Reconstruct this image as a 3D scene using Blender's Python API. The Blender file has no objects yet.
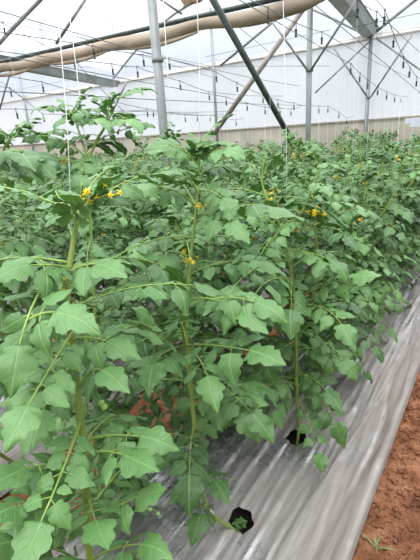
import bpy, math, random
from mathutils import Vector, Matrix, noise
PI = math.pi
C = bpy.context.scene.collection
V = Vector

# ------------------------------------------------------------------ camera
FPX = 416.0
EYE = V((0, 0, 1.62))
down = V((78, 1206, FPX)).normalized()
up = -down
rowd = V((300, -166, FPX)).normalized()
rowd = (rowd - up * rowd.dot(up)).normalized()
acr = down.cross(rowd)
if acr.x < 0:
    acr = -acr
RM = Matrix((acr, rowd, up))          # camera (u right, v down, w forward) -> world


def ray(px, py):
    return RM @ V((px - 210, py - 280, FPX))


def at(px, py, d):
    return EYE + ray(px, py) * (d / FPX)


def on_z(px, py, z):
    r = ray(px, py)
    return EYE + r * ((z - EYE.z) / r.z)


def on_y(px, py, y):
    r = ray(px, py)
    return EYE + r * (y / r.y)


def on_x(px, py, x):
    r = ray(px, py)
    return EYE + r * (x / r.x)


def proj(p):
    c = RM.transposed() @ (V(p) - EYE)
    return 210 + FPX * c.x / c.z, 280 + FPX * c.y / c.z, c.z


cam = bpy.data.cameras.new('camera')
cam.sensor_fit = 'HORIZONTAL'
cam.sensor_width = 36
cam.lens = 36 * FPX / 420
cam.clip_start = 0.02
co = bpy.data.objects.new('camera', cam)
C.objects.link(co)
m = Matrix.Identity(4)
cx = RM @ V((1, 0, 0)); cy = RM @ V((0, -1, 0)); cz = RM @ V((0, 0, -1))
for i in range(3):
    m[i][0] = cx[i]; m[i][1] = cy[i]; m[i][2] = cz[i]; m[i][3] = EYE[i]
co.matrix_world = m
bpy.context.scene.camera = co

# ------------------------------------------------------------------ materials


def mat(name):
    mt = bpy.data.materials.new(name)
    mt.use_nodes = True
    nt = mt.node_tree
    b = nt.nodes['Principled BSDF']
    return mt, nt, b


def nd(nt, kind, **kw):
    n = nt.nodes.new(kind)
    for k, v in kw.items():
        if k in n.inputs:
            n.inputs[k].default_value = v
        else:
            setattr(n, k, v)
    return n


def ramp(nt, fac, stops):
    r = nt.nodes.new('ShaderNodeValToRGB')
    e = r.color_ramp.elements
    while len(e) < len(stops):
        e.new(0.5)
    for el, (p, c) in zip(e, stops):
        el.position = p
        el.color = (*c, 1)
    nt.links.new(fac, r.inputs[0])
    return r.outputs[0]


def noise_mat(name, c1, c2, scale=8, rough=.6, metal=0, bump=.2, bscale=None, stretch=(1, 1, 1), spec=.5, lo=.35, hi=.65):
    mt, nt, b = mat(name)
    tc = nd(nt, 'ShaderNodeTexCoord')
    mp = nd(nt, 'ShaderNodeMapping')
    mp.inputs['Scale'].default_value = stretch
    nt.links.new(tc.outputs['Object'], mp.inputs[0])
    n = nd(nt, 'ShaderNodeTexNoise', Scale=scale, Detail=5.0, Roughness=.6)
    nt.links.new(mp.outputs[0], n.inputs['Vector'])
    nt.links.new(ramp(nt, n.outputs[0], [(lo, c1), (hi, c2)]), b.inputs['Base Color'])
    b.inputs['Roughness'].default_value = rough
    b.inputs['Metallic'].default_value = metal
    b.inputs['Specular IOR Level'].default_value = spec
    if bump:
        n2 = nd(nt, 'ShaderNodeTexNoise', Scale=bscale or scale * 3, Detail=4.0)
        nt.links.new(mp.outputs[0], n2.inputs['Vector'])
        bp = nd(nt, 'ShaderNodeBump', Strength=bump, Distance=.02)
        nt.links.new(n2.outputs[0], bp.inputs['Height'])
        nt.links.new(bp.outputs[0], b.inputs['Normal'])
    return mt


def leaf_mat(name, c0, c1, c2, vein):
    mt, nt, b = mat(name)
    out = nt.nodes['Material Output']
    at_ = nd(nt, 'ShaderNodeAttribute', attribute_name='tint')
    col = ramp(nt, at_.outputs['Fac'], [(0, c0), (.5, c1), (1, c2)])
    uv = nd(nt, 'ShaderNodeUVMap')
    sp = nd(nt, 'ShaderNodeSeparateXYZ')
    nt.links.new(uv.outputs[0], sp.inputs[0])
    # distance from the midrib
    a = nd(nt, 'ShaderNodeMath', operation='SUBTRACT'); a.inputs[1].default_value = .5
    nt.links.new(sp.outputs[1], a.inputs[0])
    ab = nd(nt, 'ShaderNodeMath', operation='ABSOLUTE'); nt.links.new(a.outputs[0], ab.inputs[0])
    mid = nd(nt, 'ShaderNodeMapRange'); mid.inputs[1].default_value = .012; mid.inputs[2].default_value = .05
    mid.inputs[3].default_value = 1; mid.inputs[4].default_value = 0
    nt.links.new(ab.outputs[0], mid.inputs[0])
    # side veins run forward from the midrib
    w1 = nd(nt, 'ShaderNodeMath', operation='MULTIPLY'); w1.inputs[1].default_value = -.55
    nt.links.new(ab.outputs[0], w1.inputs[0])
    w2 = nd(nt, 'ShaderNodeMath', operation='ADD'); nt.links.new(w1.outputs[0], w2.inputs[0]); nt.links.new(sp.outputs[0], w2.inputs[1])
    w3 = nd(nt, 'ShaderNodeMath', operation='MULTIPLY'); w3.inputs[1].default_value = 38; nt.links.new(w2.outputs[0], w3.inputs[0])
    w4 = nd(nt, 'ShaderNodeMath', operation='SINE'); nt.links.new(w3.outputs[0], w4.inputs[0])
    sv = nd(nt, 'ShaderNodeMapRange'); sv.inputs[1].default_value = .86; sv.inputs[2].default_value = 1
    sv.inputs[3].default_value = 0; sv.inputs[4].default_value = .45
    nt.links.new(w4.outputs[0], sv.inputs[0])
    mx = nd(nt, 'ShaderNodeMath', operation='MAXIMUM'); nt.links.new(mid.outputs[0], mx.inputs[0]); nt.links.new(sv.outputs[0], mx.inputs[1])
    fc = nd(nt, 'ShaderNodeMath', operation='MULTIPLY'); fc.inputs[1].default_value = .45; nt.links.new(mx.outputs[0], fc.inputs[0])
    mc = nd(nt, 'ShaderNodeMixRGB'); mc.inputs[2].default_value = (*vein, 1)
    nt.links.new(fc.outputs[0], mc.inputs[0]); nt.links.new(col, mc.inputs[1])
    nt.links.new(mc.outputs[0], b.inputs['Base Color'])
    b.inputs['Roughness'].default_value = .42
    b.inputs['Specular IOR Level'].default_value = .5
    b.inputs['Sheen Weight'].default_value = .03
    bp = nd(nt, 'ShaderNodeBump', Strength=.5, Distance=.003)
    bp.invert = True
    nt.links.new(mx.outputs[0], bp.inputs['Height']); nt.links.new(bp.outputs[0], b.inputs['Normal'])
    tr = nd(nt, 'ShaderNodeBsdfTranslucent')
    tcx = nd(nt, 'ShaderNodeMixRGB', blend_type='MULTIPLY'); tcx.inputs[0].default_value = 1
    tcx.inputs[2].default_value = (1.0, 1.15, .55, 1)
    nt.links.new(mc.outputs[0], tcx.inputs[1]); nt.links.new(tcx.outputs[0], tr.inputs[0])
    ms = nd(nt, 'ShaderNodeMixShader'); ms.inputs[0].default_value = .14
    nt.links.new(b.outputs[0], ms.inputs[1]); nt.links.new(tr.outputs[0], ms.inputs[2])
    nt.links.new(ms.outputs[0], out.inputs[0])
    return mt


def film_mat(name, colour, transp, trans_share=.6, seam=0.0, weave=0):
    """greenhouse film or net: partly clear, partly milky"""
    mt, nt, b = mat(name)
    nt.nodes.remove(b)
    out = nt.nodes['Material Output']
    tc = nd(nt, 'ShaderNodeTexCoord')
    n = nd(nt, 'ShaderNodeTexNoise', Scale=1.3, Detail=4.0)
    nt.links.new(tc.outputs['Object'], n.inputs['Vector'])
    col = ramp(nt, n.outputs[0], [(.35, tuple(c * (.94 - weave * .14) for c in colour)), (.65, colour)])
    df = nd(nt, 'ShaderNodeBsdfDiffuse'); tl = nd(nt, 'ShaderNodeBsdfTranslucent'); tp = nd(nt, 'ShaderNodeBsdfTransparent')
    nt.links.new(col, df.inputs[0]); nt.links.new(col, tl.inputs[0])
    m1 = nd(nt, 'ShaderNodeMixShader'); m1.inputs[0].default_value = trans_share
    nt.links.new(df.outputs[0], m1.inputs[1]); nt.links.new(tl.outputs[0], m1.inputs[2])
    m2 = nd(nt, 'ShaderNodeMixShader'); m2.inputs[0].default_value = transp
    nt.links.new(m1.outputs[0], m2.inputs[1]); nt.links.new(tp.outputs[0], m2.inputs[2])
    nt.links.new(m2.outputs[0], out.inputs[0])
    return mt


M = {}
M['leaf'] = leaf_mat('tomato_leaf', (.028, .077, .017), (.071, .172, .042), (.126, .268, .080), (.23, .39, .14))
M['stalk'] = noise_mat('tomato_stalk', (.17, .29, .055), (.26, .38, .09), 30, .5, bump=.15)
M['stem'] = noise_mat('tomato_stem', (.17, .27, .05), (.27, .37, .08), 18, .5, bump=.2, stretch=(1, 1, .15))
M['petal'] = noise_mat('yellow_petal', (.80, .55, .02), (.88, .66, .04), 40, .5, bump=0)
M['fruit'] = noise_mat('green_fruit', (.20, .36, .06), (.28, .45, .10), 20, .3, bump=0)
M['twine'] = noise_mat('white_twine', (.58, .58, .55), (.68, .68, .65), 60, .7, bump=0)
M['wire'] = noise_mat('dark_wire', (.10, .10, .10), (.16, .16, .15), 40, .5, metal=.5, bump=0)
M['hook'] = noise_mat('black_plastic', (.012, .012, .012), (.03, .03, .03), 30, .45, bump=0)
M['galv'] = noise_mat('galvanised_steel', (.20, .21, .205), (.30, .31, .305), 9, .5, metal=.35, bump=.08, stretch=(1, 1, .3))
M['galvd'] = noise_mat('weathered_steel', (.15, .155, .15), (.24, .245, .24), 9, .55, metal=.3, bump=.08)
M['dark'] = noise_mat('dark_green_paint', (.018, .030, .022), (.05, .065, .05), 14, .45, metal=.2, bump=.08)
M['brown'] = noise_mat('dusty_steel', (.25, .215, .19), (.35, .31, .275), 12, .6, metal=.15, bump=.1)
M['gutter'] = noise_mat('gutter_sheet', (.22, .24, .23), (.33, .35, .34), 3, .5, metal=.3, bump=.05)
M['canvas'] = noise_mat('tan_shade_cloth', (.25, .195, .14), (.39, .32, .245), 4, .85, bump=.5, bscale=14, stretch=(.35, 1, 1))
M['rail'] = noise_mat('rail_paint', (.50, .46, .42), (.66, .63, .60), 6, .6, metal=.1, bump=.05)
M['roof'] = film_mat('roof_film', (.80, .84, .90), .66, .75)
M['wall'] = film_mat('wall_film', (.66, .665, .67), .08, .5)
M['net'] = film_mat('skirting_net', (.46, .41, .33), .0, .40, weave=1)


def soil_mat():
    mt, nt, b = mat('red_soil')
    tc = nd(nt, 'ShaderNodeTexCoord')
    n = nd(nt, 'ShaderNodeTexNoise', Scale=7.0, Detail=8.0, Roughness=.7)
    nt.links.new(tc.outputs['Object'], n.inputs['Vector'])
    c = ramp(nt, n.outputs[0], [(.32, (.12, .048, .025)), (.5, (.25, .108, .057)), (.68, (.42, .205, .115))])
    v = nd(nt, 'ShaderNodeTexVoronoi', Scale=70.0)
    nt.links.new(tc.outputs['Object'], v.inputs['Vector'])
    mr = nd(nt, 'ShaderNodeMapRange'); mr.inputs[1].default_value = .06; mr.inputs[2].default_value = .2; mr.inputs[3].default_value = .55; mr.inputs[4].default_value = 0
    nt.links.new(v.outputs['Distance'], mr.inputs[0])
    mx = nd(nt, 'ShaderNodeMixRGB'); mx.inputs[2].default_value = (.40, .21, .12, 1)
    nt.links.new(mr.outputs[0], mx.inputs[0]); nt.links.new(c, mx.inputs[1])
    nt.links.new(mx.outputs[0], b.inputs['Base Color'])
    b.inputs['Roughness'].default_value = .95
    b.inputs['Specular IOR Level'].default_value = .1
    n2 = nd(nt, 'ShaderNodeTexNoise', Scale=60.0, Detail=6.0, Roughness=.7)
    nt.links.new(tc.outputs['Object'], n2.inputs['Vector'])
    bp = nd(nt, 'ShaderNodeBump', Strength=.9, Distance=.02)
    nt.links.new(n2.outputs[0], bp.inputs['Height']); nt.links.new(bp.outputs[0], b.inputs['Normal'])
    return mt


def mulch_mat():
    mt, nt, b = mat('silver_mulch_film')
    tc = nd(nt, 'ShaderNodeTexCoord')
    mp = nd(nt, 'ShaderNodeMapping'); mp.inputs['Scale'].default_value = (1, .07, 1)
    nt.links.new(tc.outputs['Object'], mp.inputs[0])
    st = nd(nt, 'ShaderNodeTexNoise', Scale=26.0, Detail=6.0, Roughness=.65, Distortion=.6)
    nt.links.new(mp.outputs[0], st.inputs['Vector'])
    big = nd(nt, 'ShaderNodeTexNoise', Scale=3.2, Detail=6.0, Roughness=.65)
    nt.links.new(tc.outputs['Object'], big.inputs['Vector'])
    silver = ramp(nt, st.outputs[0], [(.3, (.27, .265, .262)), (.7, (.56, .55, .545))])
    dust = ramp(nt, st.outputs[0], [(.3, (.165, .148, .134)), (.7, (.33, .30, .275))])
    f = nd(nt, 'ShaderNodeMapRange'); f.inputs[1].default_value = .42; f.inputs[2].default_value = .62
    sx = nd(nt, 'ShaderNodeSeparateXYZ'); nt.links.new(tc.outputs['Object'], sx.inputs[0])
    ed = nd(nt, 'ShaderNodeMapRange'); ed.inputs[1].default_value = .12; ed.inputs[2].default_value = .5; ed.inputs[3].default_value = 0; ed.inputs[4].default_value = .13
    nt.links.new(sx.outputs[0], ed.inputs[0])
    ad = nd(nt, 'ShaderNodeMath', operation='ADD'); nt.links.new(big.outputs[0], ad.inputs[0]); nt.links.new(ed.outputs[0], ad.inputs[1])
    nt.links.new(ad.outputs[0], f.inputs[0])
    mm = nd(nt, 'ShaderNodeMapRange'); mm.inputs[3].default_value = .8; mm.inputs[4].default_value = .12
    nt.links.new(f.outputs[0], mm.inputs[0]); nt.links.new(mm.outputs[0], b.inputs['Metallic'])
    mx = nd(nt, 'ShaderNodeMixRGB')
    nt.links.new(f.outputs[0], mx.inputs[0]); nt.links.new(silver, mx.inputs[1]); nt.links.new(dust, mx.inputs[2])
    nt.links.new(mx.outputs[0], b.inputs['Base Color'])
    rg = nd(nt, 'ShaderNodeMapRange'); rg.inputs[1].default_value = .42; rg.inputs[2].default_value = .62; rg.inputs[3].default_value = .17; rg.inputs[4].default_value = .48
    nt.links.new(ad.outputs[0], rg.inputs[0]); nt.links.new(rg.outputs[0], b.inputs['Roughness'])
    mp2 = nd(nt, 'ShaderNodeMapping'); mp2.inputs['Scale'].default_value = (1, .035, 1)
    nt.links.new(tc.outputs['Object'], mp2.inputs[0])
    fine = nd(nt, 'ShaderNodeTexNoise', Scale=75.0, Detail=3.0, Roughness=.6, Distortion=.4)
    nt.links.new(mp2.outputs[0], fine.inputs['Vector'])
    bp = nd(nt, 'ShaderNodeBump', Strength=.4, Distance=.006)
    nt.links.new(fine.outputs[0], bp.inputs['Height']); nt.links.new(bp.outputs[0], b.inputs['Normal'])
    return mt


M['soil'] = soil_mat()
M['mulch'] = mulch_mat()
M['hole_shade'] = noise_mat('hole_shade_soil', (.012, .009, .007), (.035, .026, .02), 60, .9, bump=.6)  # near-black soil tone with the shade of the planting holes painted in

# ------------------------------------------------------------------ mesh builder


class MB:
    def __init__(s):
        s.v = []; s.f = []; s.uv = []; s.t = []; s.m = []

    def add(s, vs, fs, uv=None, tint=.5, mi=0):
        o = len(s.v)
        s.v.extend(vs)
        s.uv.extend(uv or [(0, 0)] * len(vs))
        s.t.extend([tint] * len(vs))
        for f in fs:
            s.f.append(tuple(i + o for i in f)); s.m.append(mi)

    def mesh(s, name, mats, smooth=True):
        me = bpy.data.meshes.new(name)
        me.from_pydata([tuple(p) for p in s.v], [], s.f)
        for mt in mats:
            me.materials.append(mt)
        me.polygons.foreach_set('material_index', s.m)
        me.polygons.foreach_set('use_smooth', [smooth] * len(s.f))
        ul = me.uv_layers.new(name='UVMap')
        li = [0] * len(me.loops)
        me.loops.foreach_get('vertex_index', li)
        buf = []
        for i in li:
            buf.extend(s.uv[i])
        ul.data.foreach_set('uv', buf)
        a = me.attributes.new('tint', 'FLOAT', 'POINT')
        a.data.foreach_set('value', s.t)
        me.update()
        return me

    def tube(s, pts, rads, n=6, mi=0, cap=True, tint=.5):
        pts = [V(p) for p in pts]
        if not hasattr(rads, '__len__'):
            rads = [rads] * len(pts)
        vs = []; fs = []
        ref = None
        for i, p in enumerate(pts):
            t = (pts[min(i + 1, len(pts) - 1)] - pts[max(i - 1, 0)])
            if t.length < 1e-9:
                t = V((0, 0, 1))
            t.normalize()
            if ref is None:
                ref = V((1, 0, 0)) if abs(t.x) < .8 else V((0, 1, 0))
            a = (ref - t * ref.dot(t)).normalized(); ref = a
            b = t.cross(a)
            for k in range(n):
                an = 2 * PI * k / n
                vs.append(p + (a * math.cos(an) + b * math.sin(an)) * rads[i])
        for i in range(len(pts) - 1):
            for k in range(n):
                k2 = (k + 1) % n
                fs.append((i * n + k, i * n + k2, (i + 1) * n + k2, (i + 1) * n + k))
        if cap:
            fs.append(tuple(range(n))[::-1]); fs.append(tuple((len(pts) - 1) * n + k for k in range(n)))
        s.add(vs, fs, tint=tint, mi=mi)

    def ball(s, c, r, nu=8, nv=5, mi=0, sc=(1, 1, 1)):
        vs = [V((0, 0, r * sc[2])) + c]; fs = []
        for j in range(1, nv):
            for k in range(nu):
                th = PI * j / nv; ph = 2 * PI * k / nu
                vs.append(V((r * sc[0] * math.sin(th) * math.cos(ph), r * sc[1] * math.sin(th) * math.sin(ph), r * sc[2] * math.cos(th))) + c)
        vs.append(V((0, 0, -r * sc[2])) + c)
        for k in range(nu):
            fs.append((0, 1 + k, 1 + (k + 1) % nu))
            fs.append((len(vs) - 1, 1 + (nv - 2) * nu + (k + 1) % nu, 1 + (nv - 2) * nu + k))
        for j in range(nv - 2):
            for k in range(nu):
                a = 1 + j * nu; k2 = (k + 1) % nu
                fs.append((a + k, a + nu + k, a + nu + k2, a + k2))
        s.add(vs, fs, mi=mi)

    def box(s, c, hx, hy, hz, R=None, mi=0):
        vs = []
        for sx in (-1, 1):
            for sy in (-1, 1):
                for sz in (-1, 1):
                    p = V((sx * hx, sy * hy, sz * hz))
                    if R is not None:
                        p = R @ p
                    vs.append(p + V(c))
        s.add(vs, [(0, 1, 3, 2), (4, 6, 7, 5), (0, 4, 5, 1), (2, 3, 7, 6), (0, 2, 6, 4), (1, 5, 7, 3)], mi=mi)

    def build(s, name, mats, parent=None, smooth=True):
        o = bpy.data.objects.new(name, s.mesh(name, mats if isinstance(mats, (list, tuple)) else [mats], smooth))
        C.objects.link(o)
        if parent:
            o.parent = parent
        return o


def tag(o, label=None, cat=None, group=None, kind=None):
    if label: o['label'] = label
    if cat: o['category'] = cat
    if group: o['group'] = group
    if kind: o['kind'] = kind
    return o


def empty(name, loc, label, cat, group=None):
    o = bpy.data.objects.new(name, None)
    C.objects.link(o)
    o.location = loc
    o.empty_display_size = .05
    return tag(o, label, cat, group)


def place(o, origin):
    """give a mesh built in world coordinates its own origin"""
    o.data.transform(Matrix.Translation(-V(origin)))
    o.location = origin
    return o


# ------------------------------------------------------------------ the ground and the mulched beds
WALL_Y = 10.05
BED0 = (-1.36, -.285)
BEDS = [(BED0[0] - 1.56 * k, BED0[1] - 1.56 * k) for k in range(10)]
ROWS = [(b[1] - .405, b[1] - .835) for b in BEDS]
HOLE_R = .054


def bed_h(x, b):
    w = b[1] - b[0]
    t = (x - b[0]) / w
    if t <= 0 or t >= 1:
        return 0
    e = min(t, 1 - t) * w
    s = min(1, e / .17)
    return .115 * (s * s * (3 - 2 * s))


def wr(x, y, k=0):
    """long creases that run with the bed, a few of them crossing"""
    a = noise.noise(V((x * 26 + .5 * math.sin(y * 1.7 + x * 3), y * 1.1, 3 + k)))
    b2 = noise.noise(V((x * 55 + y * 3.0, y * 2.6, 7 + k)))
    c = noise.noise(V((x * 9, y * 5, 11 + k)))
    e = 1 - abs(noise.noise(V((x * 11 + .25 * math.sin(y * 2.1), y * .55, 31 + k)))) * 2
    return (abs(a) ** .6 * .015 + b2 * .005 + c * .006 + max(0, e) ** 4 * .016) * (.55 + .9 * max(0, noise.noise(V((x * 3, y * 1.2, 21 + k))) + .35))


def frange(a, b, st):
    n = max(1, int(round((b - a) / st)))
    return [a + (b - a) * i / n for i in range(n)]


def build_floor():
    xs = frange(-19, -2.3, .16) + frange(-2.3, -.85, .05) + frange(-.85, -.33, .02) + frange(-.33, .35, .012) + frange(.35, 2.0, .1) + [2.0]
    ys = frange(-2.6, .9, .1) + frange(.9, 3.1, .016) + frange(3.1, 10.5, .09) + [10.5]
    vs = []
    for y in ys:
        for x in xs:
            z = -.012 + .02 * noise.noise(V((x * 2, y * 2, 0)))
            if x > -.45 or -2.0 < x < -1.3:
                z += .016 * noise.noise(V((x * 14, y * 14, 2))) + .009 * noise.noise(V((x * 37, y * 37, 5))) + .012 * max(0, noise.noise(V((x * 24, y * 24, 9))) - .15)
            for b in BEDS:
                h = bed_h(x, b)
                if h:
                    z = min(z, 0) - .02 + h * .78
            for hy in (1.094, 1.663):
                z -= .10 * math.exp(-(((x + .69) ** 2 + (y - hy) ** 2) / .007))
            vs.append((x, y, z))
    n = len(xs)
    fs = [(j * n + i, j * n + i + 1, (j + 1) * n + i + 1, (j + 1) * n + i) for j in range(len(ys) - 1) for i in range(n - 1)]
    mb = MB(); mb.add(vs, fs)
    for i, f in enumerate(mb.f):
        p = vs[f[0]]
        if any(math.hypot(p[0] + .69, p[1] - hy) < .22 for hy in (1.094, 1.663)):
            mb.m[i] = 1                              # shade in and around the holes, painted as near-black soil
    o = mb.build('floor', [M['soil'], M['hole_shade']])
    o['kind'] = 'structure'


def build_mulch(k):
    b = BEDS[k]
    near = k == 0
    st = .0085 if near else .03
    xs = [b[0] + (b[1] - b[0]) * i / round((b[1] - b[0]) / st) for i in range(round((b[1] - b[0]) / st) + 1)]
    if near:
        ys = frange(.1, .8, .03) + frange(.8, 2.6, .0095) + frange(2.6, 9.9, .04) + [9.9]
    else:
        ys = frange(.1, 9.9, .12) + [9.9]
    holes = []
    if near:
        holes = [V((-.69, 1.094)), V((-.69, 1.663))]
    vs = []; n = len(xs)
    pos = []
    for y in ys:
        for x in xs:
            px, py = x, y
            for h in holes:
                d = V((x, y)) - h
                if .0 < d.length < .075:
                    an = math.atan2(d.y, d.x)
                    R = HOLE_R * (1 + .10 * math.sin(2 * an + h.y * 3) + .07 * math.sin(5 * an + h.y))
                    if abs(d.length - R) < .0062:
                        d = d.normalized() * R
                        px, py = h.x + d.x, h.y + d.y
            pos.append((px, py))
            edge = min(x - b[0], b[1] - x)
            fade = min(1, edge / .05)
            z = .012 + bed_h(x, b) + wr(px, py, k * 13) * fade + .004 * noise.noise(V((x * 4, y * 9, k)))
            if edge < 1e-6:
                z = -.012
            for h in holes:                      # film slumps a little towards each hole
                z -= .014 * math.exp(-((V((px, py)) - h).length / .06) ** 2)
            vs.append((px, py, z))
    fs = []
    for j in range(len(ys) - 1):
        for i in range(n - 1):
            q = (j * n + i, j * n + i + 1, (j + 1) * n + i + 1, (j + 1) * n + i)
            c = V((sum(pos[t][0] for t in q) / 4, sum(pos[t][1] for t in q) / 4))
            skip = False
            for h in holes:
                d = c - h
                an = math.atan2(d.y, d.x)
                if d.length < HOLE_R * (1 + .10 * math.sin(2 * an + h.y * 3) + .07 * math.sin(5 * an + h.y)) - .0005:
                    skip = True
            if not skip:
                fs.append(q)
    mb = MB(); mb.add(vs, fs)
    o = mb.build('mulch_film', M['mulch'])
    place(o, ((b[0] + b[1]) / 2, 1.5, 0))
    return o


build_floor()
tag(build_mulch(0), 'wrinkled silver grey plastic mulch film with two open planting holes beside red soil', 'mulch film', 'plastic mulch films on the beds')
MLAB = {1: 'grey plastic mulch film glimpsed at left between tomato leaves beyond the red soil'}
for k in range(1, 4):
    tag(build_mulch(k), MLAB.get(k, 'grey plastic mulch film hidden under a dense row of tomato plants farther back'), 'mulch film', 'plastic mulch films on the beds')

# soil clods of the path: crumbs nobody could count
rng = random.Random(5)
mb = MB()
for i in range(2600):
    x = rng.uniform(-.275, .15); y = rng.uniform(1.0, 3.2)
    r = rng.choice([.002, .003, .003, .004, .004, .005, .006, .009]) * rng.uniform(.7, 1.3)
    z = -.008 + .02 * noise.noise(V((x * 2, y * 2, 0))) + .016 * noise.noise(V((x * 14, y * 14, 2))) + .009 * noise.noise(V((x * 37, y * 37, 5))) + .012 * max(0, noise.noise(V((x * 24, y * 24, 9))) - .15)
    mb.ball(V((x, y, z + r * .3)), r, 6, 4, sc=(rng.uniform(.8, 1.5), rng.uniform(.8, 1.5), rng.uniform(.6, .9)))
o = mb.build('soil_clods', M['soil'])
tag(o, 'loose reddish brown soil crumbs scattered on the bare path at the lower right', 'soil', kind='stuff')

# ------------------------------------------------------------------ house shell


def plane_mesh(name, fn, nu, nv, mt, kind='structure'):
    vs = [fn(i / nu, j / nv) for j in range(nv + 1) for i in range(nu + 1)]
    fs = [(j * (nu + 1) + i, j * (nu + 1) + i + 1, (j + 1) * (nu + 1) + i + 1, (j + 1) * (nu + 1) + i) for j in range(nv) for i in range(nu)]
    mb = MB(); mb.add(vs, fs)
    o = mb.build(name, mt)
    o['kind'] = kind
    return o


XL, XR = -19.0, 2.0
RAIL_Z = 3.33
SK = 1.77
GL, GR = -10.25, -2.6           # gutters at the back wall
BAY = GR - GL
gut_x = [GL - BAY, GL, GR, GR + BAY]


def arch_z(x, y=10.05):
    q = (WALL_Y - y) / 8
    gx = [gut_x[0] + 2.55 * q, gut_x[1] + .2 + 2.6 * q, gut_x[2] + .86 * q, gut_x[3] + .86 * q]
    for a, b in zip(gx[:-1], gx[1:]):
        if a <= x <= b:
            t = (x - a) / (b - a)
            return RAIL_Z + .24 + 1.45 * math.sin(PI * t)
    return RAIL_Z + .24


plane_mesh('wall_back', lambda u, v: (XL + (XR - XL) * u, WALL_Y + .015 * noise.noise(V((u * 40, v * 3, 0))), SK - .06 + (RAIL_Z - SK + .06) * v), 120, 6, M['wall'])
plane_mesh('wall_back_gable', lambda u, v: (XL + (XR - XL) * u, WALL_Y + .05, RAIL_Z + (arch_z(XL + (XR - XL) * u) - RAIL_Z) * v), 160, 6, M['roof'])
plane_mesh('ceiling', lambda u, v: (XL + (XR - XL + 4) * u, WALL_Y + .05 - (WALL_Y + 5) * v, arch_z(XL + (XR - XL + 4) * u, WALL_Y + .05 - (WALL_Y + 5) * v) + .03), 200, 20, M['roof'])


plane_mesh('added_wall_right', lambda u, v: (2.0, -2.5 + (WALL_Y + 2.5) * u, SK + (RAIL_Z + .1 - SK) * v), 20, 3, M['wall'])  # unseen side wall, added to block low light from the right
plane_mesh('added_baseboard_right', lambda u, v: (1.99, -2.5 + (WALL_Y + 2.5) * u, SK * v), 20, 3, M['net'])  # opaque lower band of the added light-blocking side wall
plane_mesh('added_wall_front', lambda u, v: (XL + (2.0 - XL) * u, -2.5, SK + (RAIL_Z + .1 - SK) * v), 40, 3, M['wall'])  # unseen wall behind the camera, added to cut horizontal light
plane_mesh('added_baseboard_front', lambda u, v: (XL + (2.0 - XL) * u, -2.49, SK * v), 40, 3, M['net'])  # lower band of that added wall, out of view, blocks low light


def build_skirting():
    n = 420; nv = 24
    vs = []; fs = []
    for j in range(nv + 1):
        for i in range(n + 1):
            x = XL + (XR - XL) * i / n
            vs.append((x, WALL_Y - .035 + .012 * noise.noise(V((x * 3, j * .3, 0))), SK * j / nv))
    for j in range(nv):
        for i in range(n):
            x = XL + (XR - XL) * (i + .5) / n; z = SK * (j + .5) / nv
            # the torn opening near the right
            d = V(((x - TEAR.x) / .20, (z - TEAR.z) / .13))
            if d.length + .35 * noise.noise(V((x * 9, z * 9, 4))) < 1:
                continue
            fs.append((j * (n + 1) + i, j * (n + 1) + i + 1, (j + 1) * (n + 1) + i + 1, (j + 1) * (n + 1) + i))
    mb = MB(); mb.add(vs, fs)
    o = mb.build('baseboard_back', M['net'])
    o['kind'] = 'structure'


TEAR = on_y(415, 119, WALL_Y)
build_skirting()
mb = MB()
mb.tube([(XL, WALL_Y - .04, RAIL_Z), (XR, WALL_Y - .04, RAIL_Z)], .04, 8)
mb.box(((XL + XR) / 2, WALL_Y - .03, RAIL_Z + .05), (XR - XL) / 2, .02, .03)
o = mb.build('trim_1', M['rail']); o['kind'] = 'structure'
mb = MB()
mb.box(((XL + XR) / 2, WALL_Y - .05, SK - .02), (XR - XL) / 2, .008, .02)
o = mb.build('trim_2', M['net']); o['kind'] = 'structure'


def pipe(name, pts, r, mt, label, cat, group=None, n=10):
    mb = MB()
    mb.tube(pts, r, n)
    o = mb.build(name, mt)
    place(o, pts[0])
    return tag(o, label, cat, group)


def post(p, z1, r, label, clamp_z, group='upright greenhouse posts', mt='galv'):
    t = empty('steel_post', (p.x, p.y, 0), label, 'post', group)
    mb = MB(); mb.tube([(0, 0, -.05), (0, 0, z1)], r, 14)
    mb.build('pole', M[mt], t)
    if clamp_z:
        mb = MB(); mb.tube([(0, 0, clamp_z - .018), (0, 0, clamp_z + .018)], r * 1.14, 14)
        mb.box((r * 1.2, 0, clamp_z), r * .3, r * .3, .016)
        mb.build('clamp', M['galvd'], t)
    return t


p1 = at(160, 90, 3.9)
post(p1, 3.4, .044, 'thick galvanised post left of centre, standing in front of the rolled cloth', at(157.5, 62, 3.9).z)
p2 = at(309.3, 60, 5.9)
post(p2, 3.45, .040, 'galvanised round post right of centre with two slanting braces meeting on it', at(309.3, 70, 5.9).z)
p3 = V((on_y(371, 40, WALL_Y - .12).x, WALL_Y - .12, 0))
post(p3, RAIL_Z, .040, 'slim galvanised post against the back wall under the end of the wide right gutter', on_y(369, 98, WALL_Y - .12).z)
p4 = V((on_y(214, 80, WALL_Y - .12).x, WALL_Y - .12, 0))
post(p4, 4.6, .035, 'slim grey post on the back wall between thick left post and crossing pipes', None)
p5 = V((on_y(22, 90, WALL_Y - .12).x, WALL_Y - .12, 0))
post(p5, 4.3, .04, 'faint slim post on the back wall near the left edge', None)

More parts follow.
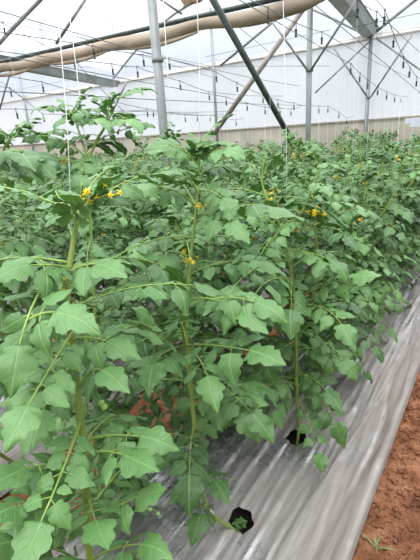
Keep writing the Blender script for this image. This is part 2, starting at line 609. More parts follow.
G_BR = 'slanting brace pipes'
zc = on_y(309, 70, p2.y).z
pipe('brace_pipe', [on_y(250, -9, p2.y - .06), on_y(308, 71, p2.y - .06)], .016, M['galv'], 'thin pale brace slanting from upper left down to the right of centre post', 'brace', G_BR)
pipe('brace_pipe', [on_y(362, -9, p2.y - .06), on_y(311, 70, p2.y - .06)], .016, M['galvd'], 'thin grey brace slanting down from upper right to the right of centre post', 'brace', G_BR)
yb = WALL_Y - .2
pipe('brace_pipe', [on_y(333, 47, yb), on_y(368, 98, yb)], .018, M['galvd'], 'short brace on the left side of the far post under the wide right gutter', 'brace', G_BR)
pipe('brace_pipe', [on_y(412, 35, yb), on_y(370, 98, yb)], .018, M['galvd'], 'short brace on the right side of the far post under the wide right gutter', 'brace', G_BR)
pipe('brace_pipe', [on_y(315, 93, yb + .03), on_y(370, 41, yb + .03)], .016, M['galvd'], 'long faint brace running down left from the end of the wide right gutter', 'brace', G_BR)
pipe('brace_pipe', [on_y(376, 38, yb + .03), on_y(430, 77, yb + .03)], .016, M['galvd'], 'long faint brace running down right from the end of the wide right gutter', 'brace', G_BR)
pipe('brace_pipe', [on_y(220, 66, yb - .1), on_y(291, 7, yb - .1)], .028, M['galvd'], 'grey pipe climbing to the upper right from the rail behind the crossing pipes', 'brace', G_BR)
pipe('brace_pipe', [on_y(127, 81, yb), on_y(105, 128, yb)], .025, M['galv'], 'thin pale brace going down left from the back rail left of the thick post', 'brace', G_BR)
pipe('brace_pipe', [on_y(12, 66, yb - 1.5), on_y(-4, 122, yb - 1.5)], .028, M['galvd'], 'thin dark brace at the far left edge under the rolled cloth', 'brace', G_BR)
pipe('brace_pipe', [on_y(0, 81, yb), on_y(24, 99, yb)], .02, M['galvd'], 'short grey brace near the left edge just under the back rail', 'brace', G_BR)
pipe('cross_pipe', [at(203, -18, 4.2), at(283.5, 126, 5.5), at(300, 156, 5.8)], .036, M['dark'], 'thick dark green pipe slanting down to the right from the top centre', 'pipe', 'large crossing pipes')
pipe('cross_pipe', [at(316, -9, 5.8), at(214, 134, 6.9)], .038, M['brown'], 'dusty brown grey pipe slanting down left across the thick dark green pipe', 'pipe', 'large crossing pipes')

G_AR = 'roof arch pipes'
pts = []
for i in range(25):
    t = i / 24
    x = GL + BAY * t
    pts.append(V((x, WALL_Y - .1, RAIL_Z + .02 + 1.5 * math.sin(PI * t))))
pipe('roof_arch', pts, .03, M['galv'], 'curved grey roof arch springing from the left gutter at the back wall', 'roof arch', G_AR)
pts2 = [p + V((BAY, 0, 0)) for p in pts[:14]]
pipe('roof_arch', pts2, .03, M['galvd'], 'curved roof arch leaving the right gutter towards the upper right edge', 'roof arch', G_AR)


def quad(a, b, c, n=10):
    return [a * (1 - t) ** 2 + b * (2 * t * (1 - t)) + c * t ** 2 for t in [i / n for i in range(n + 1)]]


pipe('roof_arch', quad(at(-14, 58, 6.6), at(14, 26, 6.4), at(52, -12, 6.2)), .030, M['galvd'], 'dark curved roof pipe at the top left corner above the rolled cloth', 'roof arch', G_AR)
pipe('roof_arch', [at(56, 44, 6.8), at(90, -8, 6.5)], .024, M['galvd'], 'dark straight roof pipe slanting up above the rolled cloth left of the thick post', 'roof arch', G_AR)
pipe('roof_strut', [on_y(38, -4, 9), on_y(43, 48, 9)], .04, M['galv'], 'pale thin roof strut at the upper left above the rolled cloth', 'strut', 'thin roof struts')
pipe('roof_strut', [on_y(109, -4, 9), on_y(113, 31, 9)], .028, M['galv'], 'pale thin roof strut just left of the thick post above the rolled cloth', 'strut', 'thin roof struts')
pipe('roof_strut', [at(160, -1, 5.4), at(182, 14, 5.5)], .015, M['galvd'], 'short thin dark strut at the top right of the thick post', 'strut', 'thin roof struts')


def gutter(a, b, label):
    """a folded sheet trough: flat bottom, sloping sides, turned lips"""
    a = V(a); b = V(b)
    d = (b - a).normalized(); s = V((d.y, -d.x, 0)).normalized()
    prof = [(x_ * .78, z_ * .85) for x_, z_ in [(-.25, .17), (-.21, .17), (-.13, .0), (.13, .0), (.21, .17), (.25, .17), (.25, .155), (.215, .155), (.137, -.012), (-.137, -.012), (-.215, .155), (-.25, .155)]]
    vs = []
    for p in (a, b):
        for (x, z) in prof:
            vs.append(p + s * x + V((0, 0, z)))
    n = len(prof)
    fs = [(i, (i + 1) % n, n + (i + 1) % n, n + i) for i in range(n)]
    mb = MB(); mb.add(vs, fs)
    L = (b - a).length
    for k in range(1, int(L / 2)):                # joint bands
        q = a + d * 2 * k
        mb.box(q + V((0, 0, -.013)), .108, .03, .006, Matrix((s, d, V((0, 0, 1)))).transposed())
    o = mb.build('rain_gutter', M['gutter'], smooth=False)
    place(o, a)
    tag(o, label, 'gutter', 'roof gutters')


gutter((GR - .02, WALL_Y - .12, 3.36), (GR + .82, 2.4, 3.36), 'wide grey sheet gutter seen from below at the upper right')
gutter((GL + .2, WALL_Y - .12, 3.22), (GL + 2.75, 2.0, 3.22), 'long grey gutter pointing to the left behind the rolled cloth')

# rolled shade cloth on its tube
rng = random.Random(3)
ca, cb = at(-40, 78, 5.6), at(345, -24, 4.6)
ca.z = cb.z = on_z(157, 36, 2.93).z
ca = on_z(-40, 72, 2.98); cb = on_z(330, -12, 2.98)
rc = empty('rolled_shade_cloth', (ca + cb) / 2, 'tan shade cloth rolled up along a dark tube across the upper left', 'shade cloth')
off = (ca + cb) / 2
d = (cb - ca)
mb = MB(); mb.tube([ca - off + V((0, 0, .012)), cb - off + V((0, 0, .012))], .028, 10)
mb.build('tube', M['dark'], rc)
mb = MB()
pts = []; rads = []
N = 70
for i in range(N + 1):
    t = i / N
    sag = .012 * math.sin(t * 31) + .016 * noise.noise(V((t * 9, 0, 0)))
    r = .076 + .012 * noise.noise(V((t * 7, 3, 0))) + .008 * math.sin(t * 23)
    if t > .96: r *= 1 - (t - .96) * 12
    rads.append(max(.02, r)); pts.append(ca + d * t - off - V((0, 0, .022 + r + sag)))
mb.tube(pts, rads, 14)
for k in range(3):                                  # loose folds under the roll
    p2_ = []; r2 = []
    for i in range(14):
        t = (.12 + .22 * k) + .2 * i / 13
        p2_.append(ca + d * t - off - V((0, .02, .15 + .05 * math.sin(PI * i / 13)))); r2.append(.012 + .018 * math.sin(PI * i / 13))
    mb.tube(p2_, r2, 8)
mb.build('cloth_roll', M['canvas'], rc)

# second piece of cloth near the roof
mb = MB()
a = at(182, 6, 6.2); b = at(240, -22, 5.6)
vs = []; fs = []
for i in range(13):
    for j in range(4):
        q = a.lerp(b, i / 12) + V((0, 0, .16 * j / 3 - .03 + .02 * math.sin(i * 1.3))) + V((0, .05 * math.sin(j * 2 + i * .6), 0))
        vs.append(q)
for i in range(12):
    for j in range(3):
        fs.append((i * 4 + j, (i + 1) * 4 + j, (i + 1) * 4 + j + 1, i * 4 + j + 1))
mb.add(vs, fs)
o = mb.build('cloth_strip', noise_mat('rusty_cloth', (.50, .34, .24), (.62, .46, .35), 6, .8, bump=.3)); place(o, a)
sol = o.modifiers.new('s', 'SOLIDIFY'); sol.thickness = .01
tag(o, 'faded orange cloth strip at the top edge above the rolled tan cloth', 'cloth')

# ------------------------------------------------------------------ wires, hooks and twine
W_SPEC = [
    (-1.12, [(385, 12), (394, 37), (404, 59), (410, 69), (417, 79)], 'steep sagging wire with black hooks at the far right'),
    (-1.80, [(351, 66), (360, 75), (368, 82), (378, 89), (387, 94), (395, 97), (401, 98), (408, 98)], 'sagging wire crossing the far post with a close row of black hooks'),
    (-3.80, [(216, 74), (237, 85), (263, 97), (278, 102), (294, 105), (307, 108)], 'sagging wire with black hooks behind the crossing pipes'),
    (-4.10, [(226, 99), (247, 105), (265, 109), (280, 110), (291, 111)], 'lowest wire with small black hooks beneath the crossing pipes'),
    (-4.12, [(93, 48), (143, 57), (169, 61)], 'wire with black hooks just under the rolled cloth'),
    (-4.55, [(112, 66), (137, 69), (180, 83), (209, 94)], 'wire with black hooks dropping right behind the thick left post'),
    (-1.82, [(268, 10), (296, 25), (322, 34)], 'wire with large black hooks crossing the dusty brown pipe'),
    (-1.14, [(358, 3), (377, 14)], 'wire with two large black hooks in front of the wide right gutter'),
    (-5.8, [(3, 25), (74, 62), (123, 113)], 'sloping wire with black hooks at the upper left'),
    (-5.65, [(42, 84), (147, 111), (185, 117), (210, 117), (236, 122)], 'low wire with small far hooks left of centre'),
    (-7.0, [(10, 90), (43, 116)], 'low wire with small far hooks at the left edge'),
    (-2.85, [(319, 108), (328, 108), (339, 114), (347, 120)], 'low wire with small far hooks between the two right posts'),
    (-6.05, [(16, 111), (153, 112), (197, 117), (223, 116)], 'faint wire with tiny hooks low before the back wall'),
]


def hook_mesh():
    mb = MB()
    # bent wire hook over the line
    mb.tube([(0, .012 * math.cos(a), .0 + .012 * math.sin(a)) for a in [PI * k / 6 - .3 for k in range(8)]], .003, 5)
    mb.tube([(0, -.011, 0), (0, -.004, -.03), (0, .003, -.06)], .004, 5)
    return mb.mesh('hook', [M['hook']])


def spool_mesh():
    mb = MB()
    mb.tube([(0, 0, -.05), (0, 0, -.058), (0, 0, -.064), (0, 0, -.105), (0, 0, -.111), (0, 0, -.12)], [.006, .016, .011, .011, .016, .006], 8)
    return mb.mesh('spool', [M['hook']])


HM, SM = hook_mesh(), spool_mesh()
hook_pts = []


def add_hook(p, label, sc=1.0, rz=0.0):
    t = empty('twine_hook', p, label, 'hook', 'black twine hooks on the wires')
    t.scale = (sc, sc, sc); t.rotation_euler = (0, 0, rz)
    h = bpy.data.objects.new('hook', HM); C.objects.link(h); h.parent = t
    s = bpy.data.objects.new('spool', SM); C.objects.link(s); s.parent = t


rng = random.Random(8)
for wi, (x, pl, lab) in enumerate(W_SPEC):
    ps = [on_x(px, py - 2, x) for px, py in pl]
    ps.sort(key=lambda p: p.y)
    hook_pts += [(p, pl, lab) for p in ps]
    line = []
    f, l = ps[0], ps[-1]
    ysx = -1.0
    slope = (f.z - ps[1].z) / (ps[1].y - f.y)
    line.append(V((x, ysx, f.z + max(0, min(.5, slope * .6 * (f.y - ysx))))))
    line += ps
    if l.y < WALL_Y - .4:
        line.append(V((x, WALL_Y - .06, l.z + (.05 if l.z < 2.4 else -.1))))
    full = []
    for a, b in zip(line[:-1], line[1:]):
        full += [a.lerp(b, t / 4) - V((0, 0, .03 * min(1, (b - a).length / 3) * math.sin(PI * t / 4))) for t in range(4)]
    full.append(line[-1])
    pipe('trellis_wire', full, .0035 if x > -3 else .005, M['wire'], lab, 'wire', 'trellis wires', 5)
    for k, p in enumerate(ps):
        add_hook(p, 'black twine hook hanging on the ' + lab.replace(' with black hooks', '').replace(' with large black hooks', '').replace(' with small black hooks', '').replace(' with small far hooks', '').replace(' with a close row of black hooks', '').replace(' with tiny hooks', '').replace(' with two large black hooks', ''), 1.0 if x > -3 else 1.15, rng.uniform(-.6, .6))
for pa, pb, lab in [
    (on_y(0, 13, 5.0), on_y(215, 78, 9.95), 'upper of two thin wires slanting down right from the top left corner'),
    (on_y(0, 21, 5.0), on_y(210, 66, 9.95), 'lower of two thin wires slanting down right from the top left corner'),
    (on_y(0, 67, 9.0), on_y(330, 66, 9.0), 'straight thin wire level behind the thick left post, passing the gutter end'),
    (on_y(205, 57, 9.2), on_y(330, 30, 9.2), 'thin wire rising to the right behind the crossing pipes'),
    (on_y(314, 4, 6.0), on_y(425, 97, 9.9), 'thin wire slanting down right across the far post'),
    (on_y(230, 20, 6.0), on_y(273, 55, 8.9), 'short thin wire slanting down right between the crossing pipes'),
    (on_y(350, 28, 8.0), on_y(425, 12, 8.0), 'thin wire rising right across the wide right gutter'),
    (on_y(0, 93, 9.8), on_y(100, 74, 9.8), 'thin wire rising right at the left edge under the back rail'),
]:
    pipe('trellis_wire', [pa, pb], .005, M['wire'], lab, 'wire', 'trellis wires', 5)

# ------------------------------------------------------------------ leaves


def leaflet(mb, P, d, nrm, L, W, curl, fold, ns, nc, rng, mi=0, tint=.5, lobed=1.0):
    d = d.normalized()
    n = (nrm - d * nrm.dot(d))
    if n.length < 1e-4:
        n = V((0, 0, 1)) - d * d.z
        if n.length < 1e-4:
            n = V((1, 0, 0))
    n.normalize()
    y = n.cross(d)
    vs = []; uv = []
    ph = rng.uniform(0, 6.28); wv = rng.uniform(.02, .06) * L
    nl = (3.6 if ns > 12 else 3 if ns > 8 else 2) if L > .03 else 2
    lob = (.34 if ns > 8 else .3) + rng.uniform(-.04, .05)
    side = rng.uniform(-.25, .25)
    lob *= lobed
    c = curl if abs(curl) > .05 else .05
    for i in range(ns):
        t = i / (ns - 1)
        tt = min(max(t, 0.0), 1)
        x = L * math.sin(c * tt) / c
        z = -L * (1 - math.cos(c * tt)) / c
        base = P + d * x + n * z + y * (side * L * .35 * tt * tt)
        dn = n * math.cos(c * tt) + d * math.sin(c * tt)
        sh = max(0, math.sin(PI * tt ** .66)) ** .78
        if tt < .10: sh = max(sh * .9, 0)
        saw = abs(math.sin(PI * (tt * nl + .12))) ** .7
        lobe = (1 + lob * (saw - .6) * (1.25 - .6 * tt)) * (1 - .38 * tt ** 3)
        w = W * .5 * sh * lobe
        for k in range(nc):
            s = -1 + 2 * k / (nc - 1)
            fw = .10 * L * abs(s) * (1 - tt) * sh          # edges reach forward, rounding the base
            q = base + y * (s * w) + dn * (fold * abs(s) * w - .38 * s * s * w + wv * math.sin(ph + tt * 9 + s * 2.2) * abs(s)) - d * (fw * (1.2 if tt < .35 else -.4))
            vs.append(q); uv.append((tt, .5 + s * .5 * max(.15, sh)))
    fs = []
    for i in range(ns - 1):
        for k in range(nc - 1):
            fs.append((i * nc + k, (i + 1) * nc + k, (i + 1) * nc + k + 1, i * nc + k + 1))
    mb.add(vs, fs, uv, tint, mi)


def bez(a, b, c, t):
    return a * (1 - t) ** 2 + b * (2 * t * (1 - t)) + c * t * t


def dbez(a, b, c, t):
    return ((b - a) * (1 - t) + (c - b) * t).normalized()


def compound(mb, A, B, T, hint, S, rng, pairs=3, ns=6, nc=3, r0=.0026, inter=True, t0=.3, tn=5, wide=.70, tint0=None):
    """tomato leaf: rachis A-B-T, terminal leaflet ending at T, pairs of side leaflets, tiny ones in between"""
    A, B, T = V(A), V(B), V(T)
    Lr = (B - A).length + (T - B).length
    big = 1.32 if ns > 12 else 1.2
    te = max(.5, 1 - S * big / max(Lr, .01))
    pts = [bez(A, B, T, te * i / tn) for i in range(tn + 1)]
    mb.tube(pts, [r0 * (1 - .62 * i / tn) for i in range(tn + 1)], 5 if nc > 3 else 3, mi=1, cap=False)
    tint = tint0 if tint0 is not None else rng.uniform(.12, .88)

    def frame(t):
        p = bez(A, B, T, t); d = dbez(A, B, T, t)
        n = hint - d * hint.dot(d)
        if n.length < .05:
            n = V((0, 0, 1)) - d * d.z
        n.normalize()
        return p, d, n, n.cross(d)

    p, d, n, b = frame(te)
    leaflet(mb, p, d, n, S * big * rng.uniform(.95, 1.1), S * big * wide * rng.uniform(.95, 1.1), rng.uniform(.4, 1.1), rng.uniform(.05, .4), ns, nc, rng, 0, tint + rng.uniform(-.12, .12), 1.5)
    for k in range(pairs):
        t = te * (t0 + (1 - t0) * (k + .15) / pairs)
        sz = S * (.70 + .26 * (k + 1) / pairs)
        for sd in (-1, 1):
            p, d, n, b = frame(min(te, t + rng.uniform(-.025, .025)))
            a = rng.uniform(.95, 1.35)
            dd = d * math.cos(a) + b * sd * math.sin(a) + n * rng.uniform(-.35, .18)
            nn = n + b * rng.uniform(-.35, .35) + d * rng.uniform(-.3, .3)
            st = sz * rng.uniform(.16, .3)
            q = p + dd.normalized() * st
            mb.tube([p, q], [r0 * .4, r0 * .3], 4 if nc > 3 else 3, mi=1, cap=False)
            s2 = sz * rng.uniform(.82, 1.12)
            leaflet(mb, q, dd - n * .1, nn, s2, s2 * wide * rng.uniform(.95, 1.2), rng.uniform(.3, 1.1), rng.uniform(0, .4), ns, nc, rng, 0, min(1, max(0, tint + rng.uniform(-.15, .15))), rng.uniform(.5, 1.2))
        if inter:
            for sd in (-1, 1):
                if rng.random() < .7:
                    p, d, n, b = frame(max(.05, t - te * .5 * (1 - t0) / pairs))
                    dd = d * .35 + b * sd + n * rng.uniform(-.2, .2)
                    q = p + dd.normalized() * S * .1
                    s2 = S * rng.uniform(.26, .46)
                    leaflet(mb, q, dd, n, s2, s2 * .7, .4, .2, max(4, ns - 3), 3, rng, 0, min(1, max(0, tint + rng.uniform(-.15, .15))))


def flower(mb, c, ax, r, rng):
    ax = ax.normalized()
    a = ax.orthogonal().normalized(); b = ax.cross(a)
    for k in range(5):
        an = 2 * PI * k / 5 + rng.uniform(-.15, .15)
        e = a * math.cos(an) + b * math.sin(an); s = ax.cross(e)
        mb.add([c + s * r * .16, c - s * r * .16, c + e * r * .55 - s * r * .2 + ax * r * .05, c + e * r * .55 + s * r * .2 + ax * r * .05, c + e * r - ax * r * .35],
               [(0, 1, 2, 3), (3, 2, 4)], mi=0)
    mb.tube([c, c + ax * r * .35, c + ax * r * .75], [r * .2, r * .2, r * .06], 5, mi=0)
    mb.tube([c - ax * r * .9, c], [r * .06, r * .16], 4, mi=1)


def flower_cluster(mb, P, d, size, n, rng, r=.011):
    """a truss: curved stalk with open yellow flowers and green buds"""
    d = d.normalized()
    pts = [P, P + d * size * .5 + V((0, 0, size * .1)), P + d * size + V((0, 0, -size * .15))]
    mb.tube([bez(*pts, t / 5) for t in range(6)], .0016, 4, mi=1, cap=False)
    for k in range(n):
        t = .35 + .65 * k / max(1, n - 1)
        p = bez(*pts, t)
        o = V((rng.uniform(-1, 1), rng.uniform(-1, 1), rng.uniform(-.6, .8))).normalized()
        q = p + o * size * rng.uniform(.12, .3)
        mb.tube([p, q], .0009, 3, mi=1, cap=False)
        if rng.random() < .74:
            flower(mb, q, o + V((.4, -.9, .3)), r * rng.uniform(.8, 1.15), rng)
        else:
            mb.ball(q, r * .3, 5, 4, mi=1, sc=(1, 1, 1.7))


def plant_leaf_params(f, rng, az, H):
    """f is the relative height on the stem"""
    if f > .93:
        el, L, S, dr = rng.uniform(.5, 1.0), rng.uniform(.10, .17), rng.uniform(.035, .05), .25
    elif f > .8:
        el, L, S, dr = rng.uniform(.25, .75), rng.uniform(.22, .32), rng.uniform(.055, .07), .35
    elif f > .4:
        el, L, S, dr = rng.uniform(-.05, .45), rng.uniform(.28, .42), rng.uniform(.070, .092), .4
    else:
        el, L, S, dr = rng.uniform(-.25, .2), rng.uniform(.26, .42), rng.uniform(.066, .088), .5
    return el, L, S, dr


def grow(stem, nleaves, seed, ns=6, nc=3, zmin=.15, scale=1.0, as_parts=False, skip=None, r_stem=.008, top=True):
    """stem is a list of local points; returns stem builder, leaf builders, list of attachment points"""
    rng = random.Random(seed)
    # resample the stem smoothly
    pts = []
    n = len(stem)
    for i in range(n - 1):
        p0, p1_, p2_, p3_ = stem[max(i - 1, 0)], stem[i], stem[i + 1], stem[min(i + 2, n - 1)]
        for k in range(6):
            t = k / 6
            pts.append(.5 * ((2 * p1_) + (p2_ - p0) * t + (2 * p0 - 5 * p1_ + 4 * p2_ - p3_) * t * t + (3 * p1_ - p0 - 3 * p2_ + p3_) * t ** 3))
    pts.append(stem[-1])
    ms = MB()
    N = len(pts) - 1
    ms.tube(pts, [r_stem * (1 - .68 * (i / N) ** 2) for i in range(N + 1)], 10 if nc > 3 else 6)
    leaves = []
    az = rng.uniform(0, 6.28)
    for k in range(nleaves):
        f = (k + .5) / nleaves
        i = min(N, int(f * N))
        p = pts[i]
        az += 2.4 + rng.uniform(-.35, .35)
        if p.z < zmin:
            continue
        if skip and skip(p, az):
            continue
        el, L, S, dr = plant_leaf_params(f, rng, az, 1)
        L *= scale; S *= scale
        h = V((math.cos(az), math.sin(az), 0))
        side = V((-h.y, h.x, 0)) * rng.uniform(-.15, .15) * L
        A = p
        B = p + h * L * .5 * math.cos(el) + V((0, 0, L * .5 * math.sin(el) + .06 * L)) + side
        T = p + h * L * rng.uniform(.85, .98) + V((0, 0, L * (math.sin(el) * .8 - dr * rng.uniform(.5, 1.1)))) + side * 2
        if T.z < .03: T.z = .03 + rng.uniform(0, .04)
        mb = MB()
        compound(mb, A, B, T, V((h.x * .25, h.y * .25, 1)), S, rng, pairs=3 if L > .2 else 2, ns=ns, nc=nc, r0=.0028 * scale)
        leaves.append(mb)
    if top:
        d = (pts[-1] - pts[-3]).normalized()
        for k in range(5):
            a = k * 1.3 + rng.uniform(0, 1)
            h = V((math.cos(a), math.sin(a), 0))
            mb = MB(); L = rng.uniform(.07, .14)
            A = pts[-1] - d * .015 * k
            compound(mb, A, A + d * L * .6 + h * L * .2, A + h * L * .75 + d * L * .75, d - h * .4 + V((0, 0, .3)), rng.uniform(.028, .042), rng, pairs=2, ns=ns, nc=nc, r0=.0018, inter=False)
            leaves.append(mb)
    return ms, leaves, pts


def merge(lst):
    o = MB()
    for b in lst:
        k = len(o.v)
        o.v.extend(b.v); o.uv.extend(b.uv); o.t.extend(b.t); o.m.extend(b.m)
        o.f.extend(tuple(i + k for i in f) for f in b.f)
    return o


LEAFM = [M['leaf'], M['stalk']]
FLOWM = [M['petal'], M['stalk']]


def variant(seed, near):
    rng = random.Random(seed * 77 + 1)
    H = 1.27 + rng.uniform(-.09, .10)
    lx, ly = rng.uniform(-.06, .06), rng.uniform(-.06, .06)
    stem = [V((0, 0, 0)), V((lx * .3, ly * .2, .3)), V((-lx * .4, ly * .6, .65)), V((lx * .6, ly, .9)), V((lx, ly * 1.3, 1.1)), V((lx * 1.3 + rng.uniform(-.04, .04), ly, H))]
    ns, nc = (11, 5) if near else (6, 3)
    ms, lv, pts = grow(stem, 40, seed, ns, nc, zmin=.10)
    # one or two side shoots from the leaf axils
    for q in range(4):
        i = int(len(pts) * rng.uniform(.15, .62)); p = pts[i]
        a = rng.uniform(0, 6.28); h = V((math.cos(a), math.sin(a), 0)); l = rng.uniform(.28, .45)
        s2 = [p, p + h * l * .35 + V((0, 0, l * .35)), p + h * l * .55 + V((0, 0, l * .95))]
        m2, l2, _ = grow(s2, 9, seed * 31 + q, ns, nc, zmin=.1, scale=.85, r_stem=.0048)
        ms = merge([ms, m2]); lv += l2
    fl = []
    for q in range(3):
        mf = MB()
        i = int(len(pts) * rng.uniform(.62, .93)); a = rng.uniform(0, 6.28)
        fl.append(mf)
        flower_cluster(mf, pts[i], V((math.cos(a), math.sin(a), .25)), rng.uniform(.09, .15), rng.randint(5, 8), rng, .013)
    return ms.mesh('stem', [M['stem']]), merge(lv).mesh('foliage', LEAFM), [b.mesh('flower_cluster', FLOWM) for b in fl]


NEARV = [variant(s, True) for s in range(1, 6)]
FARV = [variant(s, False) for s in range(11, 19)]


def instance(vset, loc, rz, sc, label, group):
    t = empty('tomato_plant', loc, label, 'tomato plant', group)
    t.rotation_euler = (0, 0, rz); t.scale = (sc, sc, sc)
    for nm, me in [('stem', vset[0]), ('foliage', vset[1])] + [('flower_cluster', q) for q in vset[2]]:
        o = bpy.data.objects.new(nm, me); C.objects.link(o); o.parent = t
    return t


rng = random.Random(42)
ROWLAB = [
    ('bushy tomato plant along the silver mulch edge, beyond the second planting hole', 'tomato plants on the right row of the nearest bed'),
    ('bushy tomato plant in the row just left of the mulch edge plants', 'tomato plants on the left row of the nearest bed'),
    ('dark green tomato plant in the second bed, just beyond the red soil gap', 'tomato plants in the second bed'),
    ('tomato plant in the third bed, mid distance, seen mostly as leafy top', 'tomato plants in the third bed'),
    ('tomato plant top in the dense far canopy in front of the beige skirting', 'tomato plants in the far beds'),
]
BEDTOP = .10
count = 0
for bi, rws in enumerate(ROWS):
    for ri, x in enumerate(rws):
        k = 0
        y = 1.094 - .57 * 1 + (.285 if ri else 0)
        while y < 9.75:
            y += .57
            px, py, dd = proj((x, y, 1.45))
            if dd < .8 or px < -45 or px > 470:
                continue
            if bi == 0 and ri == 0 and y < 2.0: continue
            if bi == 0 and ri == 1 and y < 1.8: continue
            hs = 1.0 if bi < 2 else .94
            li = ri if bi == 0 else min(bi + 1, 4)
            near = dd < 3.2
            instance(rng.choice(NEARV if near else FARV), (x + rng.uniform(-.05, .05), y + rng.uniform(-.06, .06), BEDTOP),
                     rng.uniform(0, 6.28), rng.uniform(.93, 1.06) * hs, *ROWLAB[li])
            count += 1
print('plants', count)

# ------------------------------------------------------------------ plants in front, from their own traces


def from_px(tr):
    return [at(*t) for t in tr]


def hero(trace, seed, label, nleaves, specs, base=None, r_stem=.008, ns=19, nc=5, flowers=(), fruits=(), scale=1.0, skip=None, group='tomato plants close to the camera', zmin=.2, top=True, twine=True, forks=()):
    pts = from_px(trace)
    if base is not None:
        pts = [V(base)] + pts
    org = V(pts[0])
    t = empty('tomato_plant', org, label, 'tomato plant', group)
    loc = [p - org for p in pts]
    sk = None
    if skip:
        sk = lambda p, az: skip(p + org, az)
    ms, lv, sp = grow(loc, nleaves, seed, ns, nc, zmin=zmin, scale=scale, skip=sk, r_stem=r_stem, top=top)
    for fk in forks:
        fp = [p - org for p in from_px(fk[0])]
        m2, l2, _ = grow(fp, fk[1], seed * 17 + 3, ns, nc, zmin=-5, scale=fk[2], r_stem=fk[3])
        ms = merge([ms, m2]); lv += l2
    rng = random.Random(seed + 500)
    for sp_ in specs:
        a, b, c, S = sp_[:4]
        A, B, T = (at(*q) - org for q in (a, b, c))
        mb = MB()
        opt = sp_[4] if len(sp_) > 4 else {}
        mid = (A + T) / 2 + org
        hint = V((0, 0, 1)) * opt.get('up', .75) + (EYE - mid).normalized() * opt.get('cam', .6)
        compound(mb, A, B, T, hint, S, rng, pairs=opt.get('pairs', 3), ns=ns, nc=nc, r0=opt.get('r', .0036), wide=.60, t0=opt.get('t0', .3), tn=8, tint0=opt.get('tint', rng.uniform(.55, .95)))
        lv.append(mb)
    ms.build('stem', M['stem'], t)
    for b in lv:
        b.build('leaf', LEAFM, t)
    for (q, dv, sz, n, r) in flowers:
        mb = MB()
        flower_cluster(mb, at(*q) - org, V(dv), sz, n, rng, r)
        mb.build('flower_cluster', FLOWM, t)
    for (qs, r) in fruits:
        mb = MB()
        qq = [at(*q) - org for q in qs]
        mb.tube(qq, .0013, 4, mi=1)
        for q in qq[1:]:
            mb.ball(q + V((0, 0, -r)), r, 8, 6, mi=0)
        mb.build('fruit_cluster', [M['fruit'], M['stalk']], t)
    return t


away = lambda p, az: math.cos(az - math.atan2(-p.y, -p.x)) > .1 and p.z > .5   # leave the camera side to the traced leaves

# A: the big plant at the lower left
d = .82
hero([(96, 640, 1.02), (90, 560, .98), (86, 490, .93), (81, 425, .88), (75, 370, .86), (70, 330, .85), (67, 290, .84), (72, 250, .83), (77, 222, .82), (80, 208, .82)], 7,
     'large tomato plant at the lower left with thick bright stem tied to white twine', 34, [
    ((66, 284, .83), (30, 262, .72), (7, 408, .62), .062, {'pairs': 3, 't0': .25}),
    ((70, 268, .83), (50, 262, .74), (-14, 268, .66), .056, {'pairs': 3}),
    ((70, 272, .83), (92, 258, .74), (118, 268, .68), .062, {'pairs': 2, 't0': .35}),
    ((26, 322, .70), (55, 300, .67), (88, 327, .64), .066, {'pairs': 1, 't0': .4}),
    ((74, 330, .84), (52, 362, .72), (0, 455, .60), .058, {'pairs': 4, 't0': .2}),
    ((80, 388, .86), (96, 350, .80), (116, 388, .74), .060, {'pairs': 2}),
    ((80, 422, .87), (62, 480, .72), (16, 575, .60), .060, {'pairs': 4, 't0': .15}),
    ((84, 456, .89), (112, 442, .80), (150, 470, .72), .066, {'pairs': 2, 't0': .35}),
    ((87, 440, .88), (125, 428, .85), (180, 446, .80), .064, {'pairs': 2, 't0': .4}),
    ((90, 528, .93), (118, 500, .82), (158, 490, .76), .062, {'pairs': 2, 't0': .35}),
    ((88, 470, .90), (40, 452, .78), (-8, 486, .68), .066, {'pairs': 3}),
    ((88, 540, .93), (40, 490, .75), (-4, 512, .62), .064, {'pairs': 3}),
    ((90, 500, .92), (90, 505, .8), (104, 545, .70), .064, {'pairs': 2}),
    ((92, 560, .94), (120, 540, .82), (160, 545, .74), .058, {'pairs': 2}),
    ((77, 360, .86), (40, 400, .80), (35, 440, .70), .058, {'pairs': 2}),
    ((92, 575, .95), (60, 560, .75), (40, 590, .62), .062, {'pairs': 3}),
    ((92, 570, .95), (40, 530, .80), (-12, 545, .70), .066, {'pairs': 3}),
    ((92, 590, .97), (66, 550, .82), (60, 556, .72), .062, {'pairs': 3}),
    ((90, 530, .94), (60, 500, .84), (10, 520, .74), .062, {'pairs': 3}),
    ((95, 620, 1.0), (50, 580, .86), (0, 560, .80), .066, {'pairs': 3}),
    ((95, 620, 1.0), (110, 570, .90), (130, 560, .82), .066, {'pairs': 3}),
    ((84, 480, .92), (50, 470, .86), (20, 490, .80), .062, {'pairs': 3}),
    ((78, 400, .87), (40, 380, .84), (4, 420, .78), .066, {'pairs': 3}),
    ((72, 340, .85), (100, 330, .82), (140, 360, .78), .060, {'pairs': 2}),
    ((70, 300, .84), (40, 330, .80), (-8, 350, .70), .056, {'pairs': 3}),
], base=(-.70, .50, .08), r_stem=.0098, skip=away,
     flowers=[((79, 212, .82), (.5, -.2, .7), .07, 7, .008), ((70, 275, .83), (.3, -.5, -.1), .05, 4, .006), ((84, 208, .84), (.9, .2, .45), .09, 7, .0095), ((76, 300, .84), (.5, -.3, -.1), .05, 4, .006)],
     fruits=[([(92, 412, .88), (101, 400, .86), (104, 404, .86)], .007)])

